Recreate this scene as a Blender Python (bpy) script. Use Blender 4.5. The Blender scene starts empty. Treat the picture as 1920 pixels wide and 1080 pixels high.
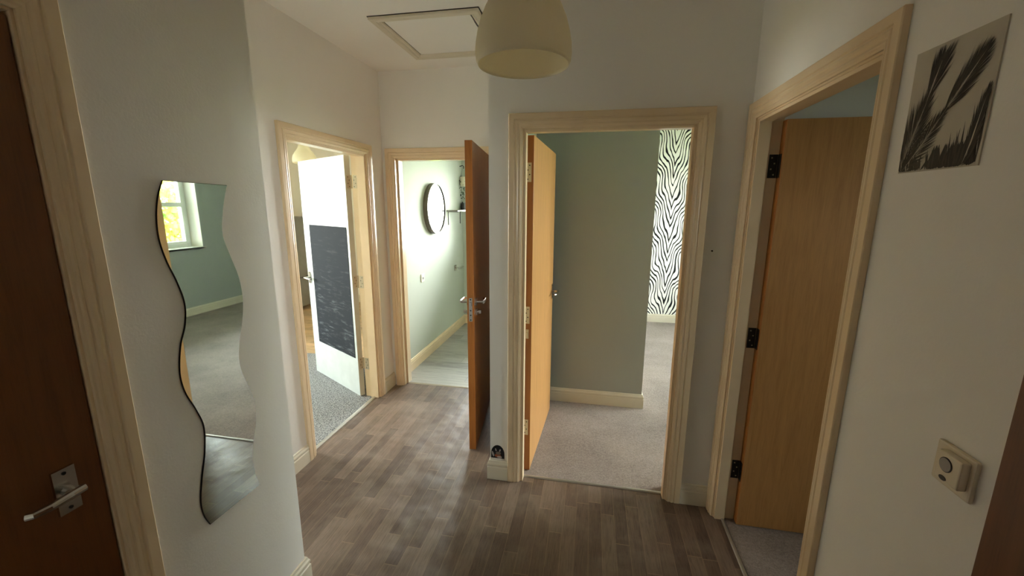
import bpy, bmesh, math, random
from mathutils import Vector, Matrix
random.seed(7)
S = bpy.context.scene
COL = S.collection
PI = math.pi
H = 2.645

# ------------------------------------------------------------------ helpers
def lin(r, g, b):
    def f(c):
        c /= 255.0
        return c / 12.92 if c <= 0.04045 else ((c + 0.055) / 1.055) ** 2.4
    return (f(r), f(g), f(b), 1.0)

class NT:
    def __init__(s, name):
        s.m = bpy.data.materials.new(name); s.m.use_nodes = True
        s.t = s.m.node_tree; s.t.nodes.clear()
        s.out = s.t.nodes.new('ShaderNodeOutputMaterial')
    def n(s, typ, ins=None, **kw):
        nd = s.t.nodes.new(typ)
        for k, v in kw.items(): setattr(nd, k, v)
        for k, v in (ins or {}).items():
            if isinstance(v, bpy.types.NodeSocket): s.t.links.new(v, nd.inputs[k])
            else: nd.inputs[k].default_value = v
        return nd
    def math(s, op, a, b=0.0, c=None):
        ins = {0: a, 1: b}
        if c is not None: ins[2] = c
        return s.n('ShaderNodeMath', ins, operation=op).outputs[0]
    def pos(s):
        return s.n('ShaderNodeNewGeometry').outputs['Position']
    def obj(s):
        return s.n('ShaderNodeTexCoord').outputs['Object']
    def scale(s, v, x, y, z):
        return s.n('ShaderNodeMapping', {'Vector': v, 'Scale': (x, y, z)}).outputs[0]
    def noise(s, v, sc, detail=3.0, rough=0.55, dist=0.0):
        return s.n('ShaderNodeTexNoise', {'Vector': v, 'Scale': sc, 'Detail': detail, 'Roughness': rough, 'Distortion': dist}).outputs['Fac']
    def ramp(s, fac, stops):
        r = s.n('ShaderNodeValToRGB', {'Fac': fac}); e = r.color_ramp.elements
        while len(e) < len(stops): e.new(0.5)
        for i, (p, c) in enumerate(stops): e[i].position = p; e[i].color = c
        return r.outputs['Color']
    def mix(s, fac, a, b, mode='MIX'):
        m = s.n('ShaderNodeMix', data_type='RGBA', blend_type=mode)
        for i, v in ((0, fac), (6, a), (7, b)):
            if isinstance(v, bpy.types.NodeSocket): s.t.links.new(v, m.inputs[i])
            else: m.inputs[i].default_value = v
        return m.outputs[2]
    def bump(s, h, strength, dist):
        return s.n('ShaderNodeBump', {'Height': h, 'Strength': strength, 'Distance': dist}).outputs[0]
    def bsdf(s, color, rough=0.5, metal=0.0, normal=None, spec=0.5, **ex):
        ins = {'Base Color': color, 'Roughness': rough, 'Metallic': metal, 'Specular IOR Level': spec}
        if normal is not None: ins['Normal'] = normal
        ins.update(ex)
        b = s.n('ShaderNodeBsdfPrincipled', ins)
        s.t.links.new(b.outputs[0], s.out.inputs[0])
        return b
    def done(s, sh):
        s.t.links.new(sh, s.out.inputs[0]); return s.m

def m_plain(name, c, rough=0.5, metal=0.0, spec=0.5):
    t = NT(name); v = t.noise(t.obj(), 9.0)
    col = t.mix(0.06, c, t.ramp(v, [(0.3, (0, 0, 0, 1)), (0.7, (1, 1, 1, 1))]), 'OVERLAY')
    t.bsdf(col, rough, metal, spec=spec); return t.m

def m_wall(name, c, blot=0.05, rough=0.75):
    t = NT(name); p = t.pos()
    big = t.noise(p, 1.7, 3.0, 0.6)
    col = t.mix(t.math('MULTIPLY', t.ramp(big, [(0.45, (0, 0, 0, 1)), (0.75, (1, 1, 1, 1))]), blot * 3),
                c, tuple(x * 0.82 for x in c[:3]) + (1,))
    fine = t.noise(p, 130.0, 2.0)
    med = t.noise(p, 14.0, 3.0)
    h = t.math('ADD', fine, t.math('MULTIPLY', med, 2.5))
    t.bsdf(col, rough, normal=t.bump(h, 0.12, 0.003), spec=0.3)
    return t.m

def m_gloss_paint(name, c):
    t = NT(name); p = t.pos()
    n = t.noise(p, 5.0, 3.0, 0.55)
    dirt = t.ramp(n, [(0.50, c), (0.85, tuple(x * y for x, y in zip(c[:3], (0.90, 0.87, 0.82))) + (1,))])
    t.bsdf(dirt, 0.28, normal=t.bump(t.noise(p, 30.0), 0.08, 0.002)); return t.m

def m_oak(name, c1, c2, rough=0.38):
    t = NT(name); p = t.obj()
    q = t.scale(p, 14, 14, 1.1)
    a = t.noise(q, 3.0, 6.0, 0.65, 0.6)
    b = t.noise(t.scale(p, 90, 90, 3.0), 4.0, 3.0)
    f = t.math('ADD', t.math('MULTIPLY', a, 0.7), t.math('MULTIPLY', b, 0.3))
    col = t.ramp(f, [(0.30, c2), (0.5, c1), (0.72, tuple(min(1, x * 1.18) for x in c1[:3]) + (1,))])
    t.bsdf(col, rough, normal=t.bump(b, 0.06, 0.001)); return t.m

def m_staves():
    t = NT('dark_stave_vinyl'); p = t.pos()
    sp = t.n('ShaderNodeSeparateXYZ', {0: p})
    x = t.math('DIVIDE', t.math('ADD', sp.outputs[0], 0.021), 0.0655)
    ix = t.math('FLOOR', x); fx = t.math('FRACT', x)
    off = t.n('ShaderNodeTexWhiteNoise', {'W': ix}, noise_dimensions='1D').outputs['Value']
    y = t.math('ADD', t.math('DIVIDE', sp.outputs[1], 0.52), t.math('MULTIPLY', off, 7.0))
    iy = t.math('FLOOR', y); fy = t.math('FRACT', y)
    cid = t.n('ShaderNodeCombineXYZ', {0: ix, 1: iy, 2: 3.0}).outputs[0]
    rnd = t.n('ShaderNodeTexWhiteNoise', {'Vector': cid}, noise_dimensions='3D').outputs['Value']
    tone = t.ramp(rnd, [(0.0, lin(90, 73, 62)), (0.3, lin(102, 84, 72)), (0.6, lin(109, 91, 78)), (1.0, lin(122, 104, 90))])
    g = t.noise(t.n('ShaderNodeCombineXYZ', {0: t.math('ADD', t.math('MULTIPLY', sp.outputs[0], 60.0), t.math('MULTIPLY', rnd, 40.0)),
                                            1: t.math('MULTIPLY', sp.outputs[1], 4.0), 2: rnd}).outputs[0], 2.0, 5.0, 0.7, 1.2)
    grain = t.ramp(g, [(0.30, (0.62, 0.60, 0.58, 1)), (0.52, (1, 1, 1, 1)), (0.75, (1.22, 1.21, 1.2, 1))])
    col = t.mix(1.0, tone, grain, 'MULTIPLY')
    ex = t.math('LESS_THAN', fx, 0.035); ey = t.math('LESS_THAN', fy, 0.008)
    edge = t.math('MAXIMUM', ex, ey)
    col = t.mix(t.math('MULTIPLY', edge, 0.30), col, lin(176, 150, 120))
    sc = t.noise(p, 5.0, 5.0, 0.6)
    col = t.mix(t.math('MULTIPLY', t.ramp(sc, [(0.5, (0, 0, 0, 1)), (0.8, (1, 1, 1, 1))]), 0.35), col, lin(150, 138, 122))
    wav = t.math('ADD', t.math('MULTIPLY', t.noise(p, 3.6, 2.0), 3.0), t.math('MULTIPLY', g, 0.12))
    rough = t.n('ShaderNodeMapRange', {0: sc, 3: 0.34, 4: 0.52}).outputs[0]
    t.bsdf(col, rough, normal=t.bump(wav, 0.35, 0.02), spec=0.5)
    return t.m

def m_planks(name, c, along='x', w=0.16, L=1.1, stops=None, rough=0.4):
    t = NT(name); p = t.pos(); sp = t.n('ShaderNodeSeparateXYZ', {0: p})
    a, b = (sp.outputs[1], sp.outputs[0]) if along == 'x' else (sp.outputs[0], sp.outputs[1])
    x = t.math('DIVIDE', a, w); ix = t.math('FLOOR', x); fx = t.math('FRACT', x)
    off = t.n('ShaderNodeTexWhiteNoise', {'W': ix}, noise_dimensions='1D').outputs['Value']
    y = t.math('ADD', t.math('DIVIDE', b, L), t.math('MULTIPLY', off, 5.0)); iy = t.math('FLOOR', y); fy = t.math('FRACT', y)
    rnd = t.n('ShaderNodeTexWhiteNoise', {'Vector': t.n('ShaderNodeCombineXYZ', {0: ix, 1: iy}).outputs[0]}, noise_dimensions='3D').outputs['Value']
    g = t.noise(t.n('ShaderNodeCombineXYZ', {0: t.math('MULTIPLY', a, 28.0), 1: t.math('MULTIPLY', b, 3.0), 2: t.math('MULTIPLY', rnd, 9.0)}).outputs[0], 1.6, 5.0, 0.7, 1.0)
    f = t.math('ADD', t.math('MULTIPLY', g, 0.75), t.math('MULTIPLY', rnd, 0.25))
    d = lambda k: tuple(v * k for v in c[:3]) + (1,)
    col = t.ramp(f, [(0.30, d(0.62)), (0.5, c), (0.72, d(1.3))])
    e = t.math('MAXIMUM', t.math('LESS_THAN', fx, 0.02), t.math('LESS_THAN', fy, 0.004))
    col = t.mix(t.math('MULTIPLY', e, 0.6), col, d(0.4))
    t.bsdf(col, rough, normal=t.bump(g, 0.05, 0.002)); return t.m

def m_carpet(name, c, c2, sc=260.0, pebble=False):
    t = NT(name); p = t.pos()
    if pebble:
        sp = t.scale(p, 1.0, 1.0, 1.0)
        v = t.n('ShaderNodeTexVoronoi', {'Vector': sp, 'Scale': 105.0, 'Randomness': 0.8}).outputs['Distance']
        n = t.noise(p, 160.0, 2.0)
        f = t.math('ADD', t.math('MULTIPLY', v, 0.9), t.math('MULTIPLY', n, 0.35))
        col = t.ramp(f, [(0.25, tuple(min(1, x * 1.5) for x in c[:3]) + (1,)), (0.5, c), (0.8, c2)])
        h = t.math('SUBTRACT', 1.0, v)
    else:
        n1 = t.noise(p, sc, 3.0, 0.7); n2 = t.noise(p, 85.0, 4.0, 0.75); n3 = t.noise(p, 2.2, 3.0, 0.6)
        f = t.math('ADD', t.math('ADD', t.math('MULTIPLY', n1, 0.45), t.math('MULTIPLY', n2, 0.40)), t.math('MULTIPLY', n3, 0.25))
        col = t.ramp(f, [(0.38, c2), (0.52, c), (0.66, tuple(min(1, x * 1.55) for x in c[:3]) + (1,))])
        h = t.math('ADD', n1, n2)
    t.bsdf(col, 0.95, normal=t.bump(h, 0.7, 0.006), spec=0.1, **{'Sheen Weight': 0.15}); return t.m

def m_zebra():
    t = NT('zebra_wallpaper'); p = t.pos(); sp = t.n('ShaderNodeSeparateXYZ', {0: p})
    z = sp.outputs[2]
    per = 1.08
    xr = t.math('SUBTRACT', sp.outputs[0], 1.03)
    u = t.math('PINGPONG', xr, per / 2)
    u = t.math('ABSOLUTE', u)
    side = t.math('SIGN', xr)
    zz = t.math('ADD', z, t.math('MULTIPLY', side, 0.06))
    nz = t.noise(t.n('ShaderNodeCombineXYZ', {0: t.math('MULTIPLY', xr, 7.0), 1: 0.0, 2: t.math('MULTIPLY', z, 2.6)}).outputs[0], 1.0, 2.0, 0.5)
    wave = t.math('SINE', t.math('ADD', t.math('MULTIPLY', zz, 2 * PI / 0.49), t.math('MULTIPLY', u, 9.0)))
    amp = t.math('MULTIPLY', t.math('MINIMUM', t.math('MULTIPLY', u, 6.0), 1.0), 0.85)
    ph = t.math('SUBTRACT', t.math('MULTIPLY', u, 24.0), t.math('MULTIPLY', z, 7.0))
    ph = t.math('ADD', ph, t.math('MULTIPLY', wave, amp))
    ph = t.math('ADD', ph, t.math('MULTIPLY', nz, 2.6))
    s = t.math('SINE', t.math('MULTIPLY', ph, 2 * PI))
    wid = t.noise(t.n('ShaderNodeCombineXYZ', {0: t.math('MULTIPLY', xr, 11.0), 1: 4.0, 2: t.math('MULTIPLY', z, 4.0)}).outputs[0], 1.0, 1.0)
    th = t.n('ShaderNodeMapRange', {0: wid, 1: 0.3, 2: 0.7, 3: 0.80, 4: 0.12}).outputs[0]
    blk = t.n('ShaderNodeMapRange', {0: t.math('SUBTRACT', s, th), 1: -0.06, 2: 0.06, 3: 0.0, 4: 1.0}).outputs[0]
    top = t.math('LESS_THAN', z, 2.60)
    col = t.mix(t.math('MULTIPLY', blk, top), lin(246, 244, 238), lin(18, 18, 20))
    t.bsdf(col, 0.6, spec=0.3); return t.m

def m_glass():
    t = NT('window_glass')
    g = t.n('ShaderNodeBsdfGlossy', {'Color': (1, 1, 1, 1), 'Roughness': 0.02})
    tr = t.n('ShaderNodeBsdfTransparent', {'Color': (0.95, 0.98, 0.97, 1)})
    fr = t.n('ShaderNodeFresnel', {'IOR': 1.45})
    mx = t.n('ShaderNodeMixShader', {0: fr.outputs[0], 1: tr.outputs[0], 2: g.outputs[0]})
    return t.done(mx.outputs[0])

def m_mirror(c=(0.74, 0.81, 0.79, 1), r=0.012):
    t = NT('mirror_silver'); n = t.noise(t.pos(), 4.0, 2.0)
    t.bsdf(c, t.math('ADD', t.math('MULTIPLY', n, 0.01), r), 1.0); return t.m

def m_opal():
    t = NT('opal_plastic'); p = t.obj()
    c = t.mix(t.noise(p, 6.0), lin(250, 244, 222), lin(254, 249, 232))
    d = t.n('ShaderNodeBsdfDiffuse', {'Color': c})
    tr = t.n('ShaderNodeBsdfTranslucent', {'Color': c})
    g = t.n('ShaderNodeBsdfGlossy', {'Color': (1, 1, 1, 1), 'Roughness': 0.35})
    a = t.n('ShaderNodeMixShader', {0: 0.42, 1: d.outputs[0], 2: tr.outputs[0]})
    b = t.n('ShaderNodeMixShader', {0: 0.05, 1: a.outputs[0], 2: g.outputs[0]})
    return t.done(b.outputs[0])

def m_leaf(name, c1, c2, sc=3.0):
    t = NT(name); p = t.pos()
    c = t.mix(t.ramp(t.noise(p, sc, 2.0), [(0.4, (0, 0, 0, 1)), (0.6, (1, 1, 1, 1))]), c1, c2)
    d = t.n('ShaderNodeBsdfDiffuse', {'Color': c}); tr = t.n('ShaderNodeBsdfTranslucent', {'Color': c})
    return t.done(t.n('ShaderNodeMixShader', {0: 0.4, 1: d.outputs[0], 2: tr.outputs[0]}).outputs[0])

def m_chalk():
    t = NT('blackboard_paint'); p = t.obj()
    s1 = t.noise(t.n('ShaderNodeMapping', {'Vector': p, 'Rotation': (0, 0.45, 0), 'Scale': (3.0, 3.0, 26.0)}).outputs[0], 1.6, 4.0, 0.7, 0.5)
    s2 = t.noise(p, 7.0, 3.0, 0.6)
    z = t.n('ShaderNodeSeparateXYZ', {0: p}).outputs[2]
    low = t.n('ShaderNodeMapRange', {0: z, 1: 1.15, 2: 0.45, 3: 0.12, 4: 0.95}).outputs[0]
    f = t.math('MULTIPLY', t.math('MULTIPLY', t.ramp(s1, [(0.52, (0, 0, 0, 1)), (0.72, (1, 1, 1, 1))]), low),
               t.ramp(s2, [(0.38, (0, 0, 0, 1)), (0.62, (1, 1, 1, 1))]))
    t.bsdf(t.mix(f, lin(32, 36, 42), lin(124, 130, 134)), 0.85, spec=0.2); return t.m

M = {}
M['wall'] = m_wall('hall_wall_paint', lin(240, 238, 233))
M['ceil'] = m_wall('ceiling_paint', lin(244, 241, 235), 0.03)
M['blue'] = m_wall('blue_grey_wall_paint', lin(169, 173, 167), 0.06)
M['cream'] = m_wall('cream_room_paint', lin(240, 235, 222), 0.03)
M['bath'] = m_wall('bathroom_wall_paint', lin(198, 203, 192), 0.05, 0.75)
M['zebra'] = m_zebra()
M['trim'] = m_gloss_paint('aged_cream_gloss', lin(232, 209, 174))
M['trimw'] = m_gloss_paint('off_white_gloss', lin(222, 214, 194))
M['oak'] = m_oak('oak_veneer', lin(190, 140, 84), lin(170, 120, 66))
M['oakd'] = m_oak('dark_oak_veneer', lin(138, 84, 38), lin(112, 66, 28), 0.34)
M['oak_shaded'] = m_oak('shaded_dark_oak_veneer', lin(112, 66, 28), lin(92, 52, 20), 0.36)  # darker copy of the dark oak; shade near the camera put into colour
M['edge'] = m_oak('oak_lipping', lin(158, 98, 42), lin(134, 78, 30), 0.4)
M['whited'] = m_plain('white_door_paint', lin(186, 193, 190), 0.5)
M['edgeb'] = m_gloss_paint('door_edge_beige_paint', lin(200, 196, 178))
M['chalk'] = m_chalk()
M['chrome'] = m_plain('satin_chrome', lin(205, 203, 198), 0.22, 1.0)
M['brass'] = m_plain('old_steel_hinge', lin(196, 184, 160), 0.38, 0.7)
M['dark'] = m_plain('dark_metal', lin(40, 36, 32), 0.4, 0.4)
M['steel'] = m_plain('threshold_aluminium', lin(196, 192, 184), 0.35, 0.8)
M['floor'] = m_staves()
M['bfloor'] = m_planks('grey_plank_vinyl', lin(158, 157, 152), 'x', 0.15, 0.9)
M['kfloor'] = m_planks('light_parquet', lin(196, 166, 128), 'x', 0.09, 0.3)
M['carpet'] = m_carpet('taupe_carpet', lin(138, 125, 117), lin(84, 73, 67))
M['carpetb'] = m_carpet('grey_loop_carpet', lin(144, 145, 144), lin(84, 84, 86), pebble=True)
M['glass'] = m_glass(); M['mirror'] = m_mirror(); M['mirror2'] = m_mirror((0.95, 0.97, 0.95, 1))
M['opal'] = m_opal()
M['upvc'] = m_plain('white_window_plastic', lin(238, 240, 238), 0.3)
M['plast'] = m_plain('ivory_plastic', lin(222, 212, 190), 0.4)
M['lens'] = m_plain('grey_sensor_lens', lin(150, 146, 140), 0.35)
M['black'] = m_plain('black_plastic', lin(20, 19, 18), 0.4)
M['fridge'] = m_plain('silver_grey_fridge', lin(138, 136, 130), 0.35, 0.3)
M['mframe'] = m_plain('dark_mirror_frame', lin(94, 86, 76), 0.45)
M['ground'] = m_leaf('grass_ground', lin(90, 110, 60), lin(120, 130, 70), 0.5)
M['leafy'] = m_leaf('autumn_leaves', lin(196, 180, 66), lin(104, 136, 60), 1.1)
M['leafg'] = m_leaf('green_leaves', lin(120, 150, 90), lin(178, 190, 80), 1.3)
M['bark'] = m_plain('bark', lin(92, 76, 60), 0.9)
M['plant'] = m_plain('trailing_leaf', lin(48, 66, 36), 0.5)
M['white'] = m_plain('white_board', lin(236, 232, 220), 0.4)
M['bluebox'] = m_plain('pale_blue_card', lin(150, 160, 178), 0.5)
M['paper'] = m_plain('poster_paper', lin(190, 184, 170), 0.6)
M['ink1'] = m_plain('poster_ink_dark', lin(30, 26, 22), 0.6)
M['ink2'] = m_plain('poster_ink_mid', lin(62, 55, 48), 0.6)
M['ink3'] = m_plain('poster_ink_soft', lin(128, 119, 104), 0.6)
M['red'] = m_plain('sticker_orange', lin(170, 96, 62), 0.5)
M['stw'] = m_plain('sticker_pale', lin(190, 186, 184), 0.5)
M['stb'] = m_plain('sticker_black', lin(20, 26, 34), 0.35)

def props(o, label=None, cat=None, group=None, kind=None):
    if label: o['label'] = label
    if cat: o['category'] = cat
    if group: o['group'] = group
    if kind: o['kind'] = kind
    return o

def build(name, bm, mats, parent=None, smooth=False, bevel=0, fixn=True):
    if fixn: bmesh.ops.recalc_face_normals(bm, faces=bm.faces)
    me = bpy.data.meshes.new(name); bm.to_mesh(me); bm.free()
    for m in (mats if isinstance(mats, (list, tuple)) else [mats]): me.materials.append(m)
    o = bpy.data.objects.new(name, me); COL.objects.link(o)
    if parent: o.parent = parent
    if smooth:
        for p in me.polygons: p.use_smooth = True
    if bevel:
        b = o.modifiers.new('bevel', 'BEVEL'); b.width = bevel; b.segments = 2; b.limit_method = 'ANGLE'; b.angle_limit = 0.7
    return o

def empty(name, loc=(0, 0, 0), rz=0):
    o = bpy.data.objects.new(name, None); COL.objects.link(o); o.location = loc; o.rotation_euler = (0, 0, rz); o.empty_display_size = .05
    return o

def box(bm, a, b, mi=0, T=None):
    x0, y0, z0 = [min(p, q) for p, q in zip(a, b)]; x1, y1, z1 = [max(p, q) for p, q in zip(a, b)]
    vs = [(x0, y0, z0), (x1, y0, z0), (x1, y1, z0), (x0, y1, z0), (x0, y0, z1), (x1, y0, z1), (x1, y1, z1), (x0, y1, z1)]
    v = [bm.verts.new(T(*c) if T else c) for c in vs]
    for f in ((0, 3, 2, 1), (4, 5, 6, 7), (0, 1, 5, 4), (1, 2, 6, 5), (2, 3, 7, 6), (3, 0, 4, 7)):
        bm.faces.new([v[i] for i in f]).material_index = mi

def prism(bm, pts, t0, t1, T, mi=0, mi_side=None):
    a = [bm.verts.new(T(u, t0, w)) for u, w in pts]; b = [bm.verts.new(T(u, t1, w)) for u, w in pts]
    bm.faces.new(a).material_index = mi; bm.faces.new(b[::-1]).material_index = mi
    n = len(pts)
    for i in range(n):
        bm.faces.new((a[i], b[i], b[(i + 1) % n], a[(i + 1) % n])).material_index = mi if mi_side is None else mi_side

def tube(bm, pts, r, seg=12, mi=0, caps=True):
    pts = [Vector(p) for p in pts]; rings = []
    rr = r if isinstance(r, (list, tuple)) else [r] * len(pts)
    for i, p in enumerate(pts):
        d = (pts[min(i + 1, len(pts) - 1)] - pts[max(i - 1, 0)]).normalized()
        up = Vector((0, 0, 1)) if abs(d.z) < 0.95 else Vector((1, 0, 0))
        s = d.cross(up).normalized(); t = s.cross(d)
        rings.append([bm.verts.new(p + (s * math.cos(2 * PI * k / seg) + t * math.sin(2 * PI * k / seg)) * rr[i]) for k in range(seg)])
    for A, B in zip(rings, rings[1:]):
        for k in range(seg): bm.faces.new((A[k], A[(k + 1) % seg], B[(k + 1) % seg], B[k])).material_index = mi
    if caps:
        bm.faces.new(rings[0][::-1]).material_index = mi; bm.faces.new(rings[-1]).material_index = mi

def lathe(bm, prof, seg=48, c=(0, 0, 0), mi=0, close=False):
    rings = []
    for r, z in prof:
        if r < 1e-6: rings.append([bm.verts.new((c[0], c[1], c[2] + z))])
        else: rings.append([bm.verts.new((c[0] + r * math.cos(2 * PI * k / seg), c[1] + r * math.sin(2 * PI * k / seg), c[2] + z)) for k in range(seg)])
    pr = list(zip(rings, rings[1:]))
    if close: pr.append((rings[-1], rings[0]))
    for A, B in pr:
        for k in range(seg):
            k2 = (k + 1) % seg
            q = [A[k % len(A)], A[k2 % len(A)], B[k2 % len(B)], B[k % len(B)]]
            u = []
            for v in q:
                if v not in u: u.append(v)
            if len(u) > 2: bm.faces.new(u).material_index = mi

def B(): return bmesh.new()
def struct(name, bm, mats, label, bevel=0, **k):
    return props(build(name, bm, mats, bevel=bevel, **k), label, None, None, 'structure')

# ------------------------------------------------------------------ room shell
# wall given as boxes; openings = list of (a0, a1, z0, z1) along its long axis
def wall(name, mat, x0, x1, y0, y1, label, openings=(), axis=None, z1=H):
    bm = B(); axis = axis or ('x' if (x1 - x0) > (y1 - y0) else 'y')
    lo, hi = (x0, x1) if axis == 'x' else (y0, y1)
    def bb(a, b, za, zb):
        if b - a < 1e-5 or zb - za < 1e-5: return
        if axis == 'x': box(bm, (a, y0, za), (b, y1, zb))
        else: box(bm, (x0, a, za), (x1, b, zb))
    cur = lo
    for a, b, za, zb in sorted(openings):
        bb(cur, a, 0, z1); bb(a, b, 0, za); bb(a, b, zb, z1); cur = b
    bb(cur, hi, 0, z1)
    return struct(name, bm, mat, label)

def wall2(name, matA, matB, x0, x1, y0, y1, label, openings=(), axis=None):
    """wall with material A on its low side and B on its high side"""
    o = wall(name, matA, x0, x1, y0, y1, label, openings, axis)
    o.data.materials.append(matB)
    ax = 1 if (axis or ('x' if (x1 - x0) > (y1 - y0) else 'y')) == 'x' else 0
    for p in o.data.polygons:
        if p.normal[ax] > 0.5: p.material_index = 1
    return o

OH = 1.995   # rough opening head
wall('wall_left', M['wall'], -1.255, -1.155, -0.2, 1.32, 'white hallway wall carrying the wavy mirror', [(-0.13, 0.715, 0, OH)])
wall('wall_return', M['wall'], -1.84, -1.2551, 1.20, 1.3199, 'short return wall behind the mirror wall', axis='x')
wall2('wall_left_recess', M['cream'], M['wall'], -1.84, -1.72, 1.32, 3.394, 'white hallway wall around the doorway of the white door', [(2.154, 3.015, 0, OH)], 'y')
wall2('wall_partition', M['cream'], M['bath'], -1.84, -1.70, 3.395, 6.199, 'bathroom side wall behind the round mirror', (), 'y')
wall2('wall_far', M['wall'], M['bath'], -1.7199, -0.54, 3.275, 3.3949, 'hallway end wall around the bathroom doorway', [(-1.622, -0.782, 0, OH)], 'x')
wall2('wall_side', M['wall'], M['blue'], -0.54, -0.4401, 2.2601, 3.3949, 'side wall of the recess behind the open brown door', (), 'y')
wall2('wall_back', M['wall'], M['blue'], -0.54, 3.4199, 2.16, 2.26, 'hallway wall around the carpeted room doorway', [(-0.366, 0.469, 0, OH)], 'x')
wall2('wall_right', M['wall'], M['blue'], 0.69, 0.79, -0.2, 2.1599, 'right hallway wall with the poster and wall sensor', [(1.255, 2.083, 0, OH)], 'y')
wall('wall_entrance', M['wall'], -1.255, 0.79, -0.3, -0.2001, 'wall around the entrance doorway behind the camera', [(-0.26, 0.61, 0, OH)], 'x')
wall('wall_landing', M['wall'], -2.0, 1.6, -2.1, -2.0, 'far wall of the landing outside the entrance')
wall('wall_landing_left', M['wall'], -2.1, -2.0, -2.1, -0.3, 'left wall of the landing')
wall('wall_landing_right', M['wall'], 1.6, 1.7, -2.1, -0.71, 'right wall of the landing')
wall('wall_landing_front', M['wall'], -2.1, -1.2551, -0.3, -0.2, 'landing wall beside the cupboard')
wall('wall_cupboard', M['wall'], -2.1, -2.0, -0.2, 1.1, 'back wall of the cupboard')
wall('wall_blue', M['blue'], -0.4399, 0.448, 3.245, 3.345, 'blue grey wall facing the middle doorway')
wall2('wall_blue_return', M['bath'], M['blue'], 0.348, 0.448, 3.3451, 5.94, 'return of the blue grey wall towards the zebra wallpaper', (), 'y')
wall('wall_zebra', M['zebra'], 0.4481, 3.72, 5.94, 6.04, 'bedroom wall papered in black and white zebra stripes')
wall('wall_window', M['blue'], 3.42, 3.70, 2.16, 5.9399, 'blue grey bedroom wall with the window seen in the wavy mirror', [(2.9, 5.21, 0.985, 2.4)], 'y')
wall('wall_right_room_far', M['blue'], 3.42, 3.70, -0.7, 2.1599, 'window wall of the right hand room', [(0.1, 0.6, 1.2, 2.0)], 'y')
wall('wall_right_room_near', M['blue'], 0.79, 3.4199, -0.7, -0.6, 'near wall of the right hand room')
wall('wall_right_room_side', M['blue'], 0.69, 0.79, -0.7, -0.2001, 'side wall of the right hand room', axis='y')
wall('wall_bathroom_far', M['bath'], -1.6999, 0.3479, 5.35, 5.45, 'far bathroom wall with window', [(-1.48, -0.3, 1.05, 2.2)])
wall('wall_living_near', M['cream'], -5.2, -1.8401, 1.10, 1.1999, 'near wall of the living room')
wall('wall_living_window', M['cream'], -5.48, -5.2001, 1.10, 6.2, 'window wall of the living room', [(1.7, 3.6, 0.9, 2.25)], 'y')
wall('wall_living_far', M['cream'], -5.48, -1.70, 6.2, 6.3, 'far wall of the kitchen end')

bm = B(); box(bm, (-5.5, -2.1, H), (3.75, 6.35, H + .12))
struct('ceiling', bm, M['ceil'], 'off white ceiling')
def floor(name, mat, rects, label, top=0.0):
    bm = B()
    for x0, x1, y0, y1 in rects: box(bm, (x0, y0, -0.06), (x1, y1, top))
    return struct(name, bm, mat, label)
floor('floor', M['floor'], [(-1.255, .745, -.3, 1.32), (-1.765, .745, 1.3201, 2.205), (-1.765, -.4401, 2.2051, 3.33), (-2.1, 1.7, -2.1, -.3001), (-2.1, -1.2551, -.3, 1.2)], 'dark wood effect stave floor of the hallway')
floor('floor_bathroom', M['bfloor'], [(-1.765, .348, 3.3301, 5.35)], 'grey wood effect floor of the bathroom')
floor('floor_living', M['carpetb'], [(-5.2, -1.7651, 1.2, 3.83)], 'grey loop carpet beyond the white door', .003)
floor('floor_kitchen', M['kfloor'], [(-5.2, -1.84, 3.8301, 6.2)], 'light wood floor of the kitchen end')
floor('floor_bedroom', M['carpet'], [(-.44, 3.42, 2.2052, 3.245), (.4481, 3.42, 3.2451, 5.94)], 'taupe carpet of the middle bedroom', .004)
floor('floor_right_room', M['carpet'], [(.7451, 3.42, -.6, 2.16)], 'grey carpet of the right hand room', .004)
bm = B(); box(bm, (-40, -40, -3.2), (45, 45, -3.0)); struct('ground_outside', bm, M['ground'], 'grassy ground outside the windows')

# --------------------------------------------------------------- frames
ARCH = [(0, 0), (0, .016), (.003, .0185), (.028, .0185), (.031, .0145), (.034, .0145), (.038, .0175), (.045, .0165), (.050, .0125),
        (.054, .0110), (.056, .0125), (.061, .0125), (.0645, .0095), (.070, .0075), (.070, 0)]
def arch(bm, T, u0, u1, zt, side=-1, d0=0.0):
    rings = []
    for corner in range(4):
        ring = []
        for w, t in ARCH:
            u = u0 + w if corner < 2 else u1 - w
            z = 0.0 if corner in (0, 3) else zt - w
            ring.append(bm.verts.new(T(u, d0 + side * t, z)))
        rings.append(ring)
    n = len(ARCH)
    for A, Bq in zip(rings, rings[1:]):
        for i in range(n): bm.faces.new((A[i], A[(i + 1) % n], Bq[(i + 1) % n], Bq[i]))
    bm.faces.new(rings[0]); bm.faces.new(rings[-1][::-1])

def frame(name, T, u0, u1, depth, label, leaf_side='far', zt=2.06, both=True):
    """u0,u1 = outer architrave edges; T maps (u, depth, z) to the world"""
    bm = B(); e = .0002
    arch(bm, T, u0, u1, zt)
    if both: arch(bm, T, u0, u1, zt, 1, depth)
    a, b = u0 + .064, u1 - .064; zi = zt - .064; L = .012   # lining
    box(bm, (a, e, 0), (a + L, depth - e, zi), T=T); box(bm, (b - L, e, 0), (b, depth - e, zi), T=T)
    box(bm, (a + L, e, zi - L), (b - L, depth - e, zi), T=T)
    s0, s1 = (0.004, depth - .046) if leaf_side == 'far' else (.046, depth - .004)
    K = .012
    box(bm, (a + L, s0, 0), (a + L + K, s1, zi - L), T=T); box(bm, (b - L - K, s0, 0), (b - L, s1, zi - L), T=T)
    box(bm, (a + L + K, s0, zi - L - K), (b - L - K, s1, zi - L), T=T)
    return struct(name, bm, M['trim'], label, bevel=.0012)

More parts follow.
